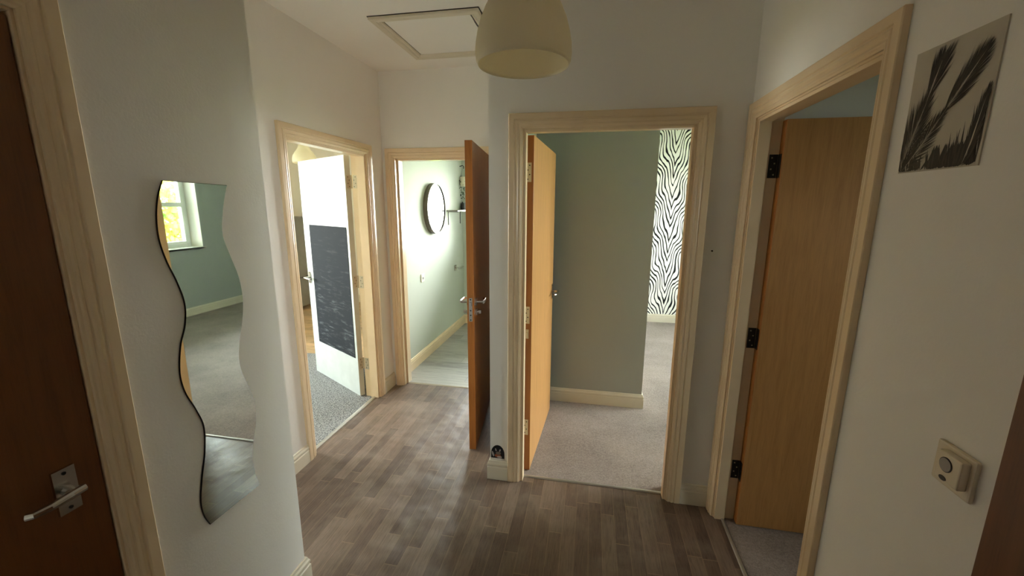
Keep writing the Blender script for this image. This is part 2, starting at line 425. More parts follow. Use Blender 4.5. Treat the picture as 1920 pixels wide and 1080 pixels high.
T_back = lambda u, d, z: (u, 2.16 + d, z)
T_rec = lambda u, d, z: (-1.72 - d, u, z)
T_right = lambda u, d, z: (.69 + d, u, z)
T_far = lambda u, d, z: (u, 3.275 + d, z)
T_left = lambda u, d, z: (-1.155 - d, u, z)
T_ent = lambda u, d, z: (u, -.2 - d, z)
frame('trim_1', T_back, -.433, .536, .10, 'cream architrave around the middle bedroom doorway')
frame('trim_2', T_rec, 2.088, 3.082, .12, 'cream architrave around the doorway of the white door')
frame('trim_3', T_right, 1.188, 2.150, .10, 'cream architrave around the right hand doorway')
frame('trim_4', T_far, -1.690, -.715, .12, 'cream architrave around the bathroom doorway', 'near')
frame('trim_5', T_left, -.198, .782, .10, 'cream architrave around the closed door at left', 'near', both=False)
frame('trim_6', T_ent, -.325, .675, .10, 'cream architrave of the entrance doorway', 'near')

# threshold strips
def strip(n, a, b, label, r=.5):
    a, b = Vector(a), Vector(b); d = (b - a).normalized(); s = Vector((-d.y, d.x, 0)); bm = B()
    prof = [(w * r * 2, hh) for w, hh in [(-.018, 0.0005), (-.015, .0045), (-.006, .008), (.006, .008), (.015, .0065), (.018, .0005)]]
    ra = [bm.verts.new(a + s * w + Vector((0, 0, h))) for w, h in prof]; rb = [bm.verts.new(b + s * w + Vector((0, 0, h))) for w, h in prof]
    for i in range(len(prof)):
        j = (i + 1) % len(prof); bm.faces.new((ra[i], ra[j], rb[j], rb[i]))
    bm.faces.new(ra); bm.faces.new(rb[::-1])
    return struct(n, bm, M['steel'], label)
strip('trim_7', (-.356, 2.212, 0), (.459, 2.212, 0), 'metal threshold strip of the middle bedroom doorway', .26)
strip('trim_8', (-1.765, 2.166, 0), (-1.765, 3.004, 0), 'metal threshold strip of the white door', .4)
strip('trim_9', (.735, 1.266, 0), (.735, 2.072, 0), 'metal threshold strip of the right hand doorway', .26)
strip('trim_10', (-1.612, 3.33, 0), (-.793, 3.33, 0), 'metal threshold strip of the bathroom doorway', .3)

# skirtings
SK = [(0, 0), (.016, 0), (.016, .078), (.013, .083), (.0125, .088), (.0155, .093), (.0145, .101), (.010, .109), (.0075, .118), (.004, .120), (0, .120)]
def skirt(name, pts, left=True, label='', mat='trimw'):
    """pts = floor polyline along the wall surface; profile grows to the left (or right) of travel"""
    bm = B(); P = [Vector((x, y, 0)) for x, y in pts]; rings = []
    for i, p in enumerate(P):
        ns = []
        for a, b in ((i - 1, i), (i, i + 1)):
            if 0 <= a and b < len(P):
                d = (P[b] - P[a]).normalized(); ns.append(Vector((-d.y, d.x, 0)) * (1 if left else -1))
        n = ns[0] if len(ns) == 1 else (ns[0] + ns[1]) / (1 + ns[0].dot(ns[1]))
        rings.append([bm.verts.new(p + n * (w + .0002) + Vector((0, 0, h + .0005))) for w, h in SK])
    k = len(SK)
    for A, C in zip(rings, rings[1:]):
        for i in range(k): bm.faces.new((A[i], A[(i + 1) % k], C[(i + 1) % k], C[i]))
    bm.faces.new(rings[0]); bm.faces.new(rings[-1][::-1])
    return struct(name, bm, M[mat], label)
skirt('baseboard_left', [(-1.155, .783), (-1.155, 1.32), (-1.72, 1.32), (-1.72, 2.087)], False, 'off white skirting from the mirror wall round to the white door')
skirt('baseboard_recess', [(-1.72, 3.083), (-1.72, 3.275)], False, 'short skirting beside the bathroom doorway')
skirt('baseboard_side', [(-.713, 3.275), (-.54, 3.275), (-.54, 2.16), (-.434, 2.16)], False, 'skirting around the corner with the mouse hole sticker')
skirt('baseboard_back', [(.537, 2.16), (.672, 2.16)], False, 'short skirting between the middle and right doorways')
skirt('baseboard_right', [(.69, 1.187), (.69, -.19)], False, 'skirting under the wall sensor')
skirt('baseboard_bathroom', [(-1.692, 3.395), (-1.70, 3.395), (-1.70, 5.35), (.348, 5.35)], False, 'skirting along the bathroom wall', 'trim')
skirt('baseboard_blue', [(-.44, 2.262), (-.44, 3.245), (.448, 3.245), (.448, 5.94), (3.42, 5.94), (3.42, 2.26), (.54, 2.26)], False, 'off white skirting around the bedroom')
skirt('baseboard_living', [(-5.2, 1.2), (-5.2, 6.2), (-1.84, 6.2), (-1.84, 3.09)], False, 'skirting around the living room')
skirt('baseboard_right_room', [(.79, 1.18), (.79, -.6), (3.42, -.6), (3.42, 2.16), (.80, 2.16)], True, 'skirting around the right hand room')

# --------------------------------------------------------------- windows
def window(n, T, u0, u1, z0, z1, d, label, bars, sill=True, sn=1):
    """T maps (u, depth, z), depth 0 = room surface; frame sits at depth d"""
    e = empty(n); props(e, label, None, None, 'structure')
    bm = B(); w = .055
    for a, b in (((u0, d, z0), (u0 + w, d + .06, z1)), ((u1 - w, d, z0), (u1, d + .06, z1)), ((u0 + w, d, z0), (u1 - w, d + .06, z0 + w)), ((u0 + w, d, z1 - w), (u1 - w, d + .06, z1))):
        box(bm, a, b, T=T)
    build('window_frame', bm, M['upvc'], e, bevel=.004)
    cells = bars['u']; zs = bars['z']
    bm = B()
    us = [u0 + w] + cells + [u1 - w]; zz = [z0 + w] + zs + [z1 - w]
    for a, b in zip(us, us[1:]):
        for c, f in zip(zz, zz[1:]):
            k = .032
            for p, q in (((a, c), (a + k, f)), ((b - k, c), (b, f)), ((a + k, c), (b - k, c + k)), ((a + k, f - k), (b - k, f))):
                box(bm, (p[0], d - .012, p[1]), (q[0], d + .045, q[1]), T=T)
    build('window_sash', bm, M['upvc'], e, bevel=.003)
    bm = B(); box(bm, (u0 + w, d + .02, z0 + w), (u1 - w, d + .026, z1 - w), T=T)
    build('window_pane', bm, M['glass'], e)
    if sill:
        bm = B(); box(bm, (u0 + .001, -.035, z0 - .024), (u1 - .001, d, z0 + .001), T=T)
        box(bm, (u0 - .03, -.035, z0 - .024), (u1 + .03, -.0005, z0 + .001), T=T)
        build('window_sill', bm, M['white'], e, bevel=.003)
    return e
TW = lambda u, d, z: (3.42 + d, u, z)
window('window_1', TW, 2.901, 5.209, .986, 2.399, .20, 'white bedroom window seen in the wavy mirror', {'u': [3.67, 4.44], 'z': [1.60]})
window('window_2', TW, .101, .599, 1.201, 1.999, .20, 'small white window of the right hand room', {'u': [], 'z': [1.7]})
TL = lambda u, d, z: (-5.2 - d, u, z)
window('window_3', TL, 1.701, 3.599, .901, 2.249, .20, 'wide white window of the living room', {'u': [2.65], 'z': []})
TB = lambda u, d, z: (u, 5.35 + d, z)
window('window_4', TB, -1.479, -.301, 1.051, 2.199, .03, 'bathroom window beyond the open door', {'u': [], 'z': []})
# reveal lining of the bedroom window (bright plastered sides)
bm = B()
for a, b in (((5.2085, .0005, .987), (5.2099, .2, 2.399)), ((2.9001, .0005, .987), (2.9015, .2, 2.399))): box(bm, a, b, T=TW)
struct('trim_11', bm, M['white'], 'white plastered reveal of the bedroom window')

# --------------------------------------------------------------- doors
def hinge(bm, x, y, z, leaf_dir, mi=0):
    """butt hinge on the leaf edge; leaf_dir = +1/-1 thickness direction"""
    box(bm, (x - .0022, y + min(0, leaf_dir * .032), z - .05), (x - .0002, y + max(0, leaf_dir * .032), z + .05), mi)
    tube(bm, [(x - .004, y - leaf_dir * .004, z - .05), (x - .004, y - leaf_dir * .004, z + .05)], .0055, 10, mi)
    for k in (-.036, -.012, .012, .036):
        yy = y + leaf_dir * (.012 if k in (-.036, .012) else .022)
        tube(bm, [(x - .0032, yy, z + k), (x - .0023, yy, z + k)], .0036, 8, 1)

def lever(bm, x, y, z, side, toward, ln=.115, pr=.045):
    """lever handle on a backplate at local x, thickness side (+/-1), lever pointing toward (+/-1) along x"""
    s = side
    box(bm, (x - .021, y, z - .054), (x + .021, y + s * .007, z + .054), 0)
    for k in (-.043, .043): tube(bm, [(x, y + s * .007, z + k), (x, y + s * .0085, z + k)], .004, 10, 1)
    tube(bm, [(x, y + s * .006, z), (x, y + s * .022, z), (x, y + s * pr, z)], [.012, .010, .0095], 14)
    L = [(x - toward * .016, y + s * (pr + .002), z), (x + toward * .01, y + s * (pr + .004), z), (x + toward * ln * .6, y + s * (pr + .005), z - .002), (x + toward * ln * .92, y + s * (pr - .001), z - .003), (x + toward * ln, y + s * (pr - .009), z - .003)]
    tube(bm, L, [.0095, .010, .009, .008, .0085], 12)

def leaf(name, loc, rz, W, label, mat, tdir, matedge, hinges=True, hmat='brass', z0=.008, z1=1.974, cat='door'):
    """leaf runs along local +x from the hinge; thickness from y=0 to y=tdir*.044"""
    T = .044 * tdir
    bm = B(); box(bm, (.0, 0, z0), (W, T, z1))
    o = build(name, bm, [mat, matedge], bevel=.0012)
    for p in o.data.polygons:
        if abs(p.normal.x) > .5 or abs(p.normal.z) > .5: p.material_index = 1
    o.location = loc; o.rotation_euler = (0, 0, rz)
    props(o, label, cat, None, 'structure')
    if hinges:
        for z in (1.785, .995, .295):
            b = B(); hinge(b, 0, 0, z, tdir); build('hinge', b, [M[hmat], M['dark']], o)
    return o

# middle bedroom door: pivot at (-.363, 2.262), opened 90 deg into the bedroom
a = math.atan2(.82, .0)
d1 = leaf('door_1', (-.3625, 2.266, 0), math.radians(87.0), .82, 'open oak veneer door in the middle bedroom doorway', M['oak'], -1, M['edge'])
b = B(); lever(b, .765, -.044, .985, -1, -1); build('door_handle', b, [M['chrome'], M['dark']], d1)
b = B(); lever(b, .765, 0, .985, 1, -1); build('door_handle', b, [M['chrome'], M['dark']], d1)
b = B(); box(b, (-.002, -.028, .855), (-.0002, -.012, .91)); box(b, (-.012, -.024, .868), (-.002, -.016, .892)); build('door_catch', b, [M['brass']], d1)
# white living-room door: pivot hall side far jamb, opened 120 deg
d2 = leaf('door_2', (-1.862, 3.016, 0), math.radians(149.6), .835, 'open white painted door with a blackboard panel', M['whited'], 1, M['edgeb'], hmat='brass', z1=1.985)
b = B(); box(b, (.035, .0442, .34), (.711, .0475, 1.434)); build('blackboard_panel', b, M['chalk'], d2, bevel=.0008)['label'] = 'dark blackboard panel smeared with chalk'
b = B(); lever(b, .79, .044, .945, 1, -1, .10); build('door_handle', b, [M['chrome'], M['dark']], d2)
b = B(); lever(b, .79, 0, .945, -1, -1, .10); build('door_handle', b, [M['chrome'], M['dark']], d2)
# bathroom door: opens into the hall, 97 deg
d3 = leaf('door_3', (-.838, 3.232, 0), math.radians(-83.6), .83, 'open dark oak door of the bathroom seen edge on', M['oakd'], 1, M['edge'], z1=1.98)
def lev_round(b, x, y, z, s):
    tube(b, [(x, y, z), (x, y + s * .008, z)], .025, 20); tube(b, [(x, y + s * .008, z), (x, y + s * .05, z)], .009, 12)
    tube(b, [(x + .004, y + s * .05, z), (x - .05, y + s * .052, z - .001), (x - .10, y + s * .05, z - .002), (x - .112, y + s * .038, z - .002)], [.010, .009, .0085, .008], 12)
for s, y in ((1, .044), (-1, 0)):
    b = B(); lev_round(b, .775, y, 1.01, s); build('door_handle', b, [M['chrome']], d3)
    b = B(); tube(b, [(.775, y, .945), (.775, y + s * .008, .945)], .022, 20); tube(b, [(.775, y + s * .008, .945), (.775, y + s * .024, .945)], .007, 10)
    box(b, (.771, y + s * .018, .935), (.779, y + s * .034, .955)); build('thumb_turn', b, [M['chrome']], d3)
b = B(); box(b, (.8302, .011, .895), (.832, .033, 1.045)); box(b, (.832, .016, .995), (.840, .028, 1.018), 0)
for z in (.905, .935, .965, 1.035): tube(b, [(.832, .022, z), (.8328, .022, z)], .0045, 8, 1)
build('lock_plate', b, [M['chrome'], M['dark']], d3)
# right-hand room door: opened 90 deg
d4 = leaf('door_4', (.790, 2.076, 0), 0, .82, 'open oak veneer door standing inside the right hand room', M['oak'], -1, M['edge'], hmat='dark')
b = B(); lever(b, .765, -.044, .985, -1, -1); build('door_handle', b, [M['chrome'], M['dark']], d4)
# closed door at the left
d5 = leaf('door_5', (-1.160, -.108, 0), math.radians(90), .810, 'closed dark oak door at the left edge of the hallway', M['oak_shaded'], 1, M['edge'], hinges=False)
b = B(); lever(b, .737, 0, .966, -1, -1, .080, .030); build('door_handle', b, [M['chrome'], M['dark']], d5)
# entrance door folded open against the right wall
d6 = leaf('door_6', (.602, -.152, 0), math.radians(90), .822, 'dark brown entrance door swung open beside the wall sensor', M['oak_shaded'], -1, M['edge'], hinges=False, z1=1.98)
b = B(); lever(b, .765, 0, .985, 1, -1, .10); build('door_handle', b, [M['chrome'], M['dark']], d6)
# hinge leaves and keep on the jambs
def jamb_plate(parent_bm, T, u, d0, d1, z, s):
    box(parent_bm, (u, d0, z - .05), (u + s * .0015, d1, z + .05), 0, T)
    for k in (-.036, -.012, .012, .036):
        dd = (d0 + d1) / 2 + (.006 if k in (-.036, .012) else -.006)
        box(parent_bm, (u + s * .0015, dd - .003, z + k - .003), (u + s * .0024, dd + .003, z + k + .003), 1, T)
jp = B()
for z in (1.785, .995, .295): jamb_plate(jp, T_right, 2.0735, .062, .096, z, -1)
jo = build('trim_12', jp, [M['dark'], M['brass']]); props(jo, 'dark hinge plates on the jamb of the right hand doorway', None, None, 'structure')
jp = B()
for z in (1.785, .995, .295): jamb_plate(jp, T_rec, 3.0055, .082, .116, z, -1)
jo = build('trim_13', jp, [M['brass'], M['dark']]); props(jo, 'steel hinge plates on the jamb beside the white door', None, None, 'structure')

# --------------------------------------------------------------- wavy mirror
def crom(pts, n=8):
    out = []
    P = [pts[0]] + pts + [pts[-1]]
    for i in range(1, len(P) - 2):
        for k in range(n):
            t = k / n
            out.append(tuple(0.5 * ((2 * P[i][j]) + (-P[i - 1][j] + P[i + 1][j]) * t + (2 * P[i - 1][j] - 5 * P[i][j] + 4 * P[i + 1][j] - P[i + 2][j]) * t * t + (-P[i - 1][j] + 3 * P[i][j] - 3 * P[i + 1][j] + P[i + 2][j]) * t ** 3) for j in range(2)))
    out.append(pts[-1]); return out
R_ = [(1.160, 1.669), (1.134, 1.590), (1.122, 1.514), (1.140, 1.444), (1.162, 1.37), (1.167, 1.296), (1.155, 1.225), (1.133, 1.157), (1.122, 1.095), (1.128, 1.045), (1.148, .985), (1.164, .917), (1.158, .848), (1.138, .788), (1.126, .720), (1.128, .665), (1.141, .607)]
L_ = [(.956, 1.672), (.936, 1.626), (.924, 1.57), (.922, 1.513), (.933, 1.453), (.953, 1.39), (.965, 1.325), (.957, 1.265), (.934, 1.206), (.920, 1.129), (.927, 1.065), (.950, 1.0), (.966, .934), (.957, .855), (.936, .780), (.921, .708), (.924, .655), (.939, .611)]
out = crom(R_) + crom(L_)[::-1]
TM = lambda u, d, z: (-1.155 + d, u, z)
def inset(pts, w):
    n = len(pts); res = []
    for i in range(n):
        a_, b_ = Vector(pts[i - 1]), Vector(pts[(i + 1) % n]); d_ = (b_ - a_)
        if d_.length < 1e-9: res.append(pts[i]); continue
        d_.normalize(); res.append((pts[i][0] + (-d_.y) * w, pts[i][1] + d_.x * w))
    return res
ar_ = sum(out[i - 1][0] * out[i][1] - out[i][0] * out[i - 1][1] for i in range(len(out)))
inn = inset(out, .0013 if ar_ > 0 else -.0013)
bm = B(); prism(bm, out, .0001, .0036, TM, 1, 1); prism(bm, inn, .0036, .0050, TM, 0, 1)  # thin dark rim paints in the dark reflection of the bevelled edge
mo = build('wavy_mirror', bm, [M['mirror'], M['dark']])
props(mo, 'tall frameless wavy edged mirror stuck to the left hallway wall', 'mirror')

# --------------------------------------------------------------- poster
bm = B()
pc = [(.9315, 1.686), (1.136, 1.686), (1.141, 1.939), (.9315, 1.936)]
TP = lambda u, d, z: (.69 - d, u, z)
prism(bm, pc, .0001, .0028, TP, 0, 1)
def blade(p0, p1, w, mi, d=.0031):
    p0, p1 = Vector(p0), Vector(p1); dr = (p1 - p0); n = Vector((-dr.y, dr.x)).normalized() * w
    def cl(p):
        return (min(max(p.x, .9335), 1.1375 if p.y < 1.75 else 1.1385), min(max(p.y, 1.688), 1.934))
    mid = p0 + dr * .45
    vs = [cl(p0), cl(mid + n), cl(p1), cl(mid - n)]
    try: bm.faces.new([bm.verts.new(TP(u, d, z)) for u, z in vs]).material_index = mi
    except ValueError: pass
# far side of the poster (large y) is at the LEFT of the photo: s = 0 left .. 1 right
def pq(s, t): return (1.138 - s * .205, 1.686 + t * .25)
rnd = random.Random(3)
def frond(s0, t0, s1, t1, n, L, spread, dd):
    for i in range(n):
        k = i / (n - 1); s = s0 + (s1 - s0) * k; t = t0 + (t1 - t0) * k
        ln = L * (1 - .45 * k) * (0.55 + .9 * math.sin(PI * min(1, .18 + .82 * k))) * rnd.uniform(.8, 1.1)
        ang0 = math.atan2((t1 - t0), (s1 - s0))
        for sd in (-1, 1):
            an = ang0 + sd * spread * (1 - .62 * k) * rnd.uniform(.85, 1.15)
            blade(pq(s, t), pq(s + ln * math.cos(an), t + ln * math.sin(an)), .0013 + .0009 * rnd.random(), 2 if rnd.random() < .55 else 3, dd + i * 2e-6)
    blade(pq(s0, t0), pq(s1, t1), .0016, 1, dd + .0002)
for i in range(90):
    s = rnd.uniform(.02, .98); t0 = -.02; hgt = (.16 + .30 * max(0, (s - .55)) / .45 * rnd.uniform(.5, 1.2)) * rnd.uniform(.6, 1.3)
    blade(pq(s, t0), pq(s + rnd.uniform(-.06, .07), t0 + hgt), .0028, 2 if rnd.random() < .5 else 3, .0030 + i * 1e-6)
for i in range(26):
    s = rnd.uniform(.4, .95); blade(pq(s, -.1), pq(s + .03, .2), .011, 2, .00295 + i * 1e-6)
frond(.02, .02, .26, .60, 40, .32, .6, .0033)
frond(.24, .56, .36, .88, 34, .30, .42, .0035)
frond(.06, -.02, .52, .46, 30, .22, .66, .0037)
frond(.50, .44, .86, .82, 38, .28, .42, .0039)
frond(.84, -.1, .96, .5, 26, .3, .25, .0041)
po = build('palm_poster', bm, [M['paper'], M['paper'], M['ink1'], M['ink2']], fixn=False)
props(po, 'small grey poster of dark palm fronds on the right hallway wall', 'poster')

# --------------------------------------------------------------- wall sensor
e = empty('wall_sensor', (.69, .835, 1.13))
TS = lambda u, d, z: (-d, u - .835, z - 1.13)
bm = B(); box(bm, (.792, .0005, 1.088), (.877, .010, 1.171), T=TS); build('back_plate', bm, M['plast'], e, bevel=.004)
bm = B(); box(bm, (.799, .010, 1.107), (.850, .026, 1.163), T=TS); build('sensor_body', bm, M['plast'], e, bevel=.003)
bm = B(); N = 28
prism(bm, [(.829 + .014 * math.cos(2 * PI * k / N), 1.141 + .014 * math.sin(2 * PI * k / N)) for k in range(N)], .0262, .0270, TS)
prism(bm, [(.829 + .0125 * math.cos(2 * PI * k / N), 1.141 + .0125 * math.sin(2 * PI * k / N)) for k in range(N)], .0271, .0280, TS, 1)
build('sensor_lens', bm, [M['dark'], M['lens']], e)['label'] = 'round grey lens'
bm = B(); prism(bm, [(.830 + .008 * math.cos(2 * PI * k / N), 1.1135 + .0045 * math.sin(2 * PI * k / N)) for k in range(N)], .0262, .0270, TS)
build('sensor_slot', bm, M['black'], e)
props(e, 'square ivory wall sensor with a round lens on the right hallway wall', 'sensor')

# --------------------------------------------------------------- pendant lamps
def pendant(loc, scale, ceil_z, label, prof):
    e = empty('pendant_lamp', loc)
    bm = B(); inner = [(max(r - .003, .001), z + (.0025 if i else 0)) for i, (r, z) in enumerate(prof)]
    lathe(bm, [(r * scale, z * scale) for r, z in prof + inner[::-1]], 64, close=True)
    build('lamp_shade', bm, M['opal'], e, smooth=True)
    top = prof[-1][1] * scale
    bm = B(); lathe(bm, [(0, top + .03), (.016, top + .03), (.019, top - .005), (.019, top - .055), (.013, top - .06), (0, top - .06)], 20); build('bulb_holder', bm, M['white'], e)
    bm = B(); lathe(bm, [(0, top - .06), (.012, top - .062), (.014, top - .08), (.028, top - .108), (.030, top - .125), (.022, top - .145), (0, top - .155)], 24); build('light_bulb', bm, M['white'], e, smooth=True)
    bm = B(); tube(bm, [(0, 0, top + .028), (0, 0, ceil_z - loc[2] - .022)], .0035, 8); build('cord', bm, M['white'], e)
    bm = B(); c = ceil_z - loc[2]; lathe(bm, [(0, c - .03), (.012, c - .03), (.03, c - .022), (.036, c - .002), (0, c - .0012)], 28); build('ceiling_rose', bm, M['white'], e)
    return e
bell = [(.149, 0), (.1545, .012), (.157, .035), (.155, .062), (.149, .095), (.139, .130), (.124, .165), (.105, .197), (.080, .224), (.052, .240), (.030, .246), (.022, .247)]
props(pendant((-.244, 1.45, 2.060), 1.0, H, '', bell), 'cream domed pendant lamp shade hanging in the hallway near the loft hatch', 'lamp')
bell2 = [(.128, 0), (.132, .02), (.130, .05), (.120, .085), (.100, .12), (.078, .15), (.062, .18), (.055, .21), (.052, .245), (.02, .248)]
props(pendant((-3.352, 4.5, 2.085), 1.0, H, '', bell2), 'flared beige pendant lamp shade in the room beyond the white door', 'lamp')

# --------------------------------------------------------------- loft hatch
e = empty('loft_hatch', (-.965, 2.695, H))
hx0, hx1, hy0, hy1 = -.32, .32, -.33, .33
prof = [(0, 0), (0, -.016), (.006, -.020), (.030, -.020), (.036, -.014), (.044, -.016), (.052, -.011), (.058, -.004), (.058, 0)]
bm = B(); rings = []
for sx, sy, cx_, cy_ in ((1, 1, hx0, hy0), (-1, 1, hx1, hy0), (-1, -1, hx1, hy1), (1, -1, hx0, hy1)):
    rings.append([bm.verts.new((cx_ + sx * w, cy_ + sy * w, t - .0005)) for w, t in prof])
for i in range(4):
    A, C = rings[i], rings[(i + 1) % 4]; k = len(prof)
    for j in range(k): bm.faces.new((A[j], A[(j + 1) % k], C[(j + 1) % k], C[j]))
build('hatch_frame', bm, M['trimw'], e)
bm = B(); box(bm, (hx0 + .065, hy0 + .065, -.0065), (hx1 - .065, hy1 - .065, -.001)); build('hatch_panel', bm, M['ceil'], e, bevel=.002)
bm = B(); box(bm, (hx0 + .057, hy0 + .057, -.0015), (hx1 - .057, hy1 - .057, -.0008)); build('hatch_gap', bm, M['dark'], e)
bm = B()
for a, b in (((hx0 - .004, hy0 - .004), (hx1 + .004, hy0 + .002)), ((hx0 - .004, hy1 - .002), (hx1 + .004, hy1 + .004)), ((hx0 - .004, hy0), (hx0 + .002, hy1)), ((hx1 - .002, hy0), (hx1 + .004, hy1))):
    box(bm, a + (-.0035,), b + (-.0004,))
build('edge_gap', bm, M['dark'], e)
props(e, 'square ceiling loft hatch with an off white moulded frame', 'hatch')

# --------------------------------------------------------------- mouse hole sticker
TK = lambda u, d, z: (u, 2.16 - d, z)
bm = B(); ar = [(-.535, .135)] + [(-.495 + .040 * math.cos(PI - PI * k / 16) * 1.0, .165 + .055 * math.sin(PI - PI * k / 16)) for k in range(17)] + [(-.455, .135)]
prism(bm, ar, .0004, .0014, TK, 0)
def ell(cx, cz, rx, rz, mi, d, rot=0):
    pts = []
    for k in range(16):
        x, z = rx * math.cos(2 * PI * k / 16), rz * math.sin(2 * PI * k / 16)
        pts.append((cx + x * math.cos(rot) - z * math.sin(rot), cz + x * math.sin(rot) + z * math.cos(rot)))
    prism(bm, pts, .0014, d, TK, mi)
ell(-.524, .162, .006, .018, 2, .0016, .3); ell(-.494, .152, .019, .011, 1, .0017); ell(-.506, .189, .004, .010, 2, .0016, .3)
ell(-.481, .187, .004, .009, 2, .0016, -.3); ell(-.491, .168, .016, .010, 3, .0018); ell(-.484, .144, .015, .006, 2, .0019)
so = build('mouse_hole_sticker', bm, [M['stb'], M['red'], M['stw'], M['ink3']])
props(so, 'small arched dark mouse hole sticker above the skirting corner', 'sticker')

# small picture hook / nail
bm = B(); tube(bm, [(.576, 2.1598, 1.399), (.576, 2.148, 1.399)], .0022, 8); tube(bm, [(.576, 2.1485, 1.399), (.576, 2.146, 1.399)], .0042, 10)
props(build('wall_nail', bm, M['dark']), 'small dark nail in the wall right of the middle doorway', 'nail')

# --------------------------------------------------------------- kitchen fridge
e = empty('fridge_freezer', (-4.69, 5.55, 0))
bm = B(); box(bm, (-.31, -.30, .03), (.25, .30, 1.43)); build('body', bm, M['fridge'], e, bevel=.006)
for z0, z1 in ((.05, .50), (.51, 1.425)):
    bm = B(); box(bm, (.252, -.298, z0), (.31, .298, z1)); d = build('fridge_door', bm, M['fridge'], e, bevel=.006)
    bm = B(); tube(bm, [(.31, -.26, z1 - .05), (.335, -.26, z1 - .06), (.335, -.26, z1 - .3), (.31, -.26, z1 - .31)], .008, 10); build('handle', bm, M['chrome'], d)
for x in (-.26, .26):
    for y in (-.25, .25):
        bm = B(); tube(bm, [(x, y, .0), (x, y, .031)], .018, 10); build('foot', bm, M['black'], e)
props(e, 'grey fridge freezer standing on the wood floor behind the white door', 'fridge')

# --------------------------------------------------------------- bathroom things
TBL = lambda u, d, z: (-1.70 + d, u, z)
def circ(r, cx, cz, n=64): return [(cx + r * math.cos(2 * PI * k / n), cz + r * math.sin(2 * PI * k / n)) for k in range(n)]
e = empty('round_mirror', (-1.70, 4.30, 1.573))
bm = B(); prof = [(.268, .0), (.268, .05), (.260, .05), (.260, .040), (.250, .001)]
rg = [[bm.verts.new((w + .0008, r * math.cos(2 * PI * k / 72), r * math.sin(2 * PI * k / 72))) for k in range(72)] for r, w in prof]
for i in range(len(rg)):
    A, C = rg[i], rg[(i + 1) % len(rg)]
    for k in range(72): bm.faces.new((A[k], A[(k + 1) % 72], C[(k + 1) % 72], C[k]))
build('mirror_frame', bm, M['mframe'], e, smooth=False)
bm = B(); prism(bm, circ(.2595, 0, 0, 72), .034, .040, lambda u, d, z: (d, u, z)); build('mirror_glass', bm, M['mirror2'], e)
props(e, 'round mirror with a dark rim on the bathroom wall', 'mirror')
e = empty('wall_shelf', (-1.70, 4.95, 1.545))
bm = B(); box(bm, (.001, -.02, -.010), (.14, .36, .010)); build('shelf_board', bm, M['white'], e, bevel=.002)
bm = B(); box(bm, (.001, -.225, -.006), (.14, -.021, .008)); build('shelf_end', bm, M['mframe'], e, bevel=.002)
for y in (-.17, .28):
    bm = B(); box(bm, (.001, y, -.165), (.006, y + .014, -.010)); box(bm, (.001, y, -.015), (.13, y + .014, -.0101)); build('bracket', bm, M['dark'], e)
props(e, 'narrow wall shelf beside the round mirror in the bathroom', 'shelf')
bm = B(); lathe(bm, [(0, 0), (.019, 0), (.021, .004), (.021, .075), (.017, .084), (.009, .088), (.009, .10), (.0, .101)], 24, (-1.655, 5.215, 1.5555))
props(build('dark_bottle', bm, M['black'], smooth=False), 'dark bottle standing on the bathroom shelf', 'bottle')
bm = B(); box(bm, (-1.68, 5.245, 1.5555), (-1.615, 5.30, 1.645)); props(build('small_box', bm, M['bluebox'], bevel=.002), 'pale blue box beside the dark bottle on the bathroom shelf', 'box')
# hanging plant
e = empty('hanging_plant', (-1.66, 5.26, 1.80))
bm = B(); tube(bm, [(-.039, 0, .30), (.0, 0, .31), (.015, 0, .30), (.015, 0, .27)], .005, 8); build('hook', bm, M['dark'], e)
bm = B(); lathe(bm, [(0, .05), (.030, .05), (.038, .09), (.040, .17), (.037, .17), (.034, .09), (.0, .056)], 24, (.0, 0, 0)); build('pot', bm, M['plast'], e, smooth=True)
bm = B()
for s in (-.03, .03): tube(bm, [(s, 0, .168), (.0 + s * .3 + .01, 0, .29)], .0012, 6)
build('hanger', bm, M['dark'], e)
bm = B(); r = random.Random(5)
for i in range(70):
    an = r.uniform(0, 2 * PI); rr = r.uniform(.030, .048); z = r.uniform(-.10, .18)
    c = Vector((rr * math.cos(an), rr * math.sin(an), z)); a_ = Vector((r.uniform(-1, 1), r.uniform(-1, 1), r.uniform(-1, 0))).normalized() * .013
    b_ = a_.cross(Vector((r.uniform(-1, 1), r.uniform(-1, 1), .3))).normalized() * .008
    bm.faces.new([bm.verts.new(c + q) for q in (-a_, b_, a_, -b_)])
build('foliage', bm, M['plant'], e, fixn=False)
props(e, 'small trailing plant hanging in the far bathroom corner', 'plant')
# chrome holder, switch
e = empty('toilet_roll_holder', (-1.70, 4.99, .83))
bm = B(); box(bm, (.0005, -.03, -.035), (.012, .03, .035)); build('mounting_plate', bm, M['chrome'], e, bevel=.003)
bm = B(); tube(bm, [(.012, 0, .0), (.075, 0, .003), (.085, .0, .003)], [.010, .010, .012], 14); tube(bm, [(.08, -.07, .003), (.08, .09, .003)], .014, 16); build('bar', bm, M['chrome'], e)
props(e, 'small chrome roll holder projecting from the bathroom wall', 'toilet roll holder')
e = empty('wall_socket', (-1.70, 3.95, .875))
bm = B(); box(bm, (.0005, -.04, -.043), (.009, .04, .043)); build('socket_plate', bm, M['white'], e, bevel=.003)
bm = B(); box(bm, (.009, -.012, -.014), (.0125, .012, .008)); build('socket_outlet', bm, M['lens'], e)
props(e, 'small white outlet plate low on the bathroom wall', 'socket')

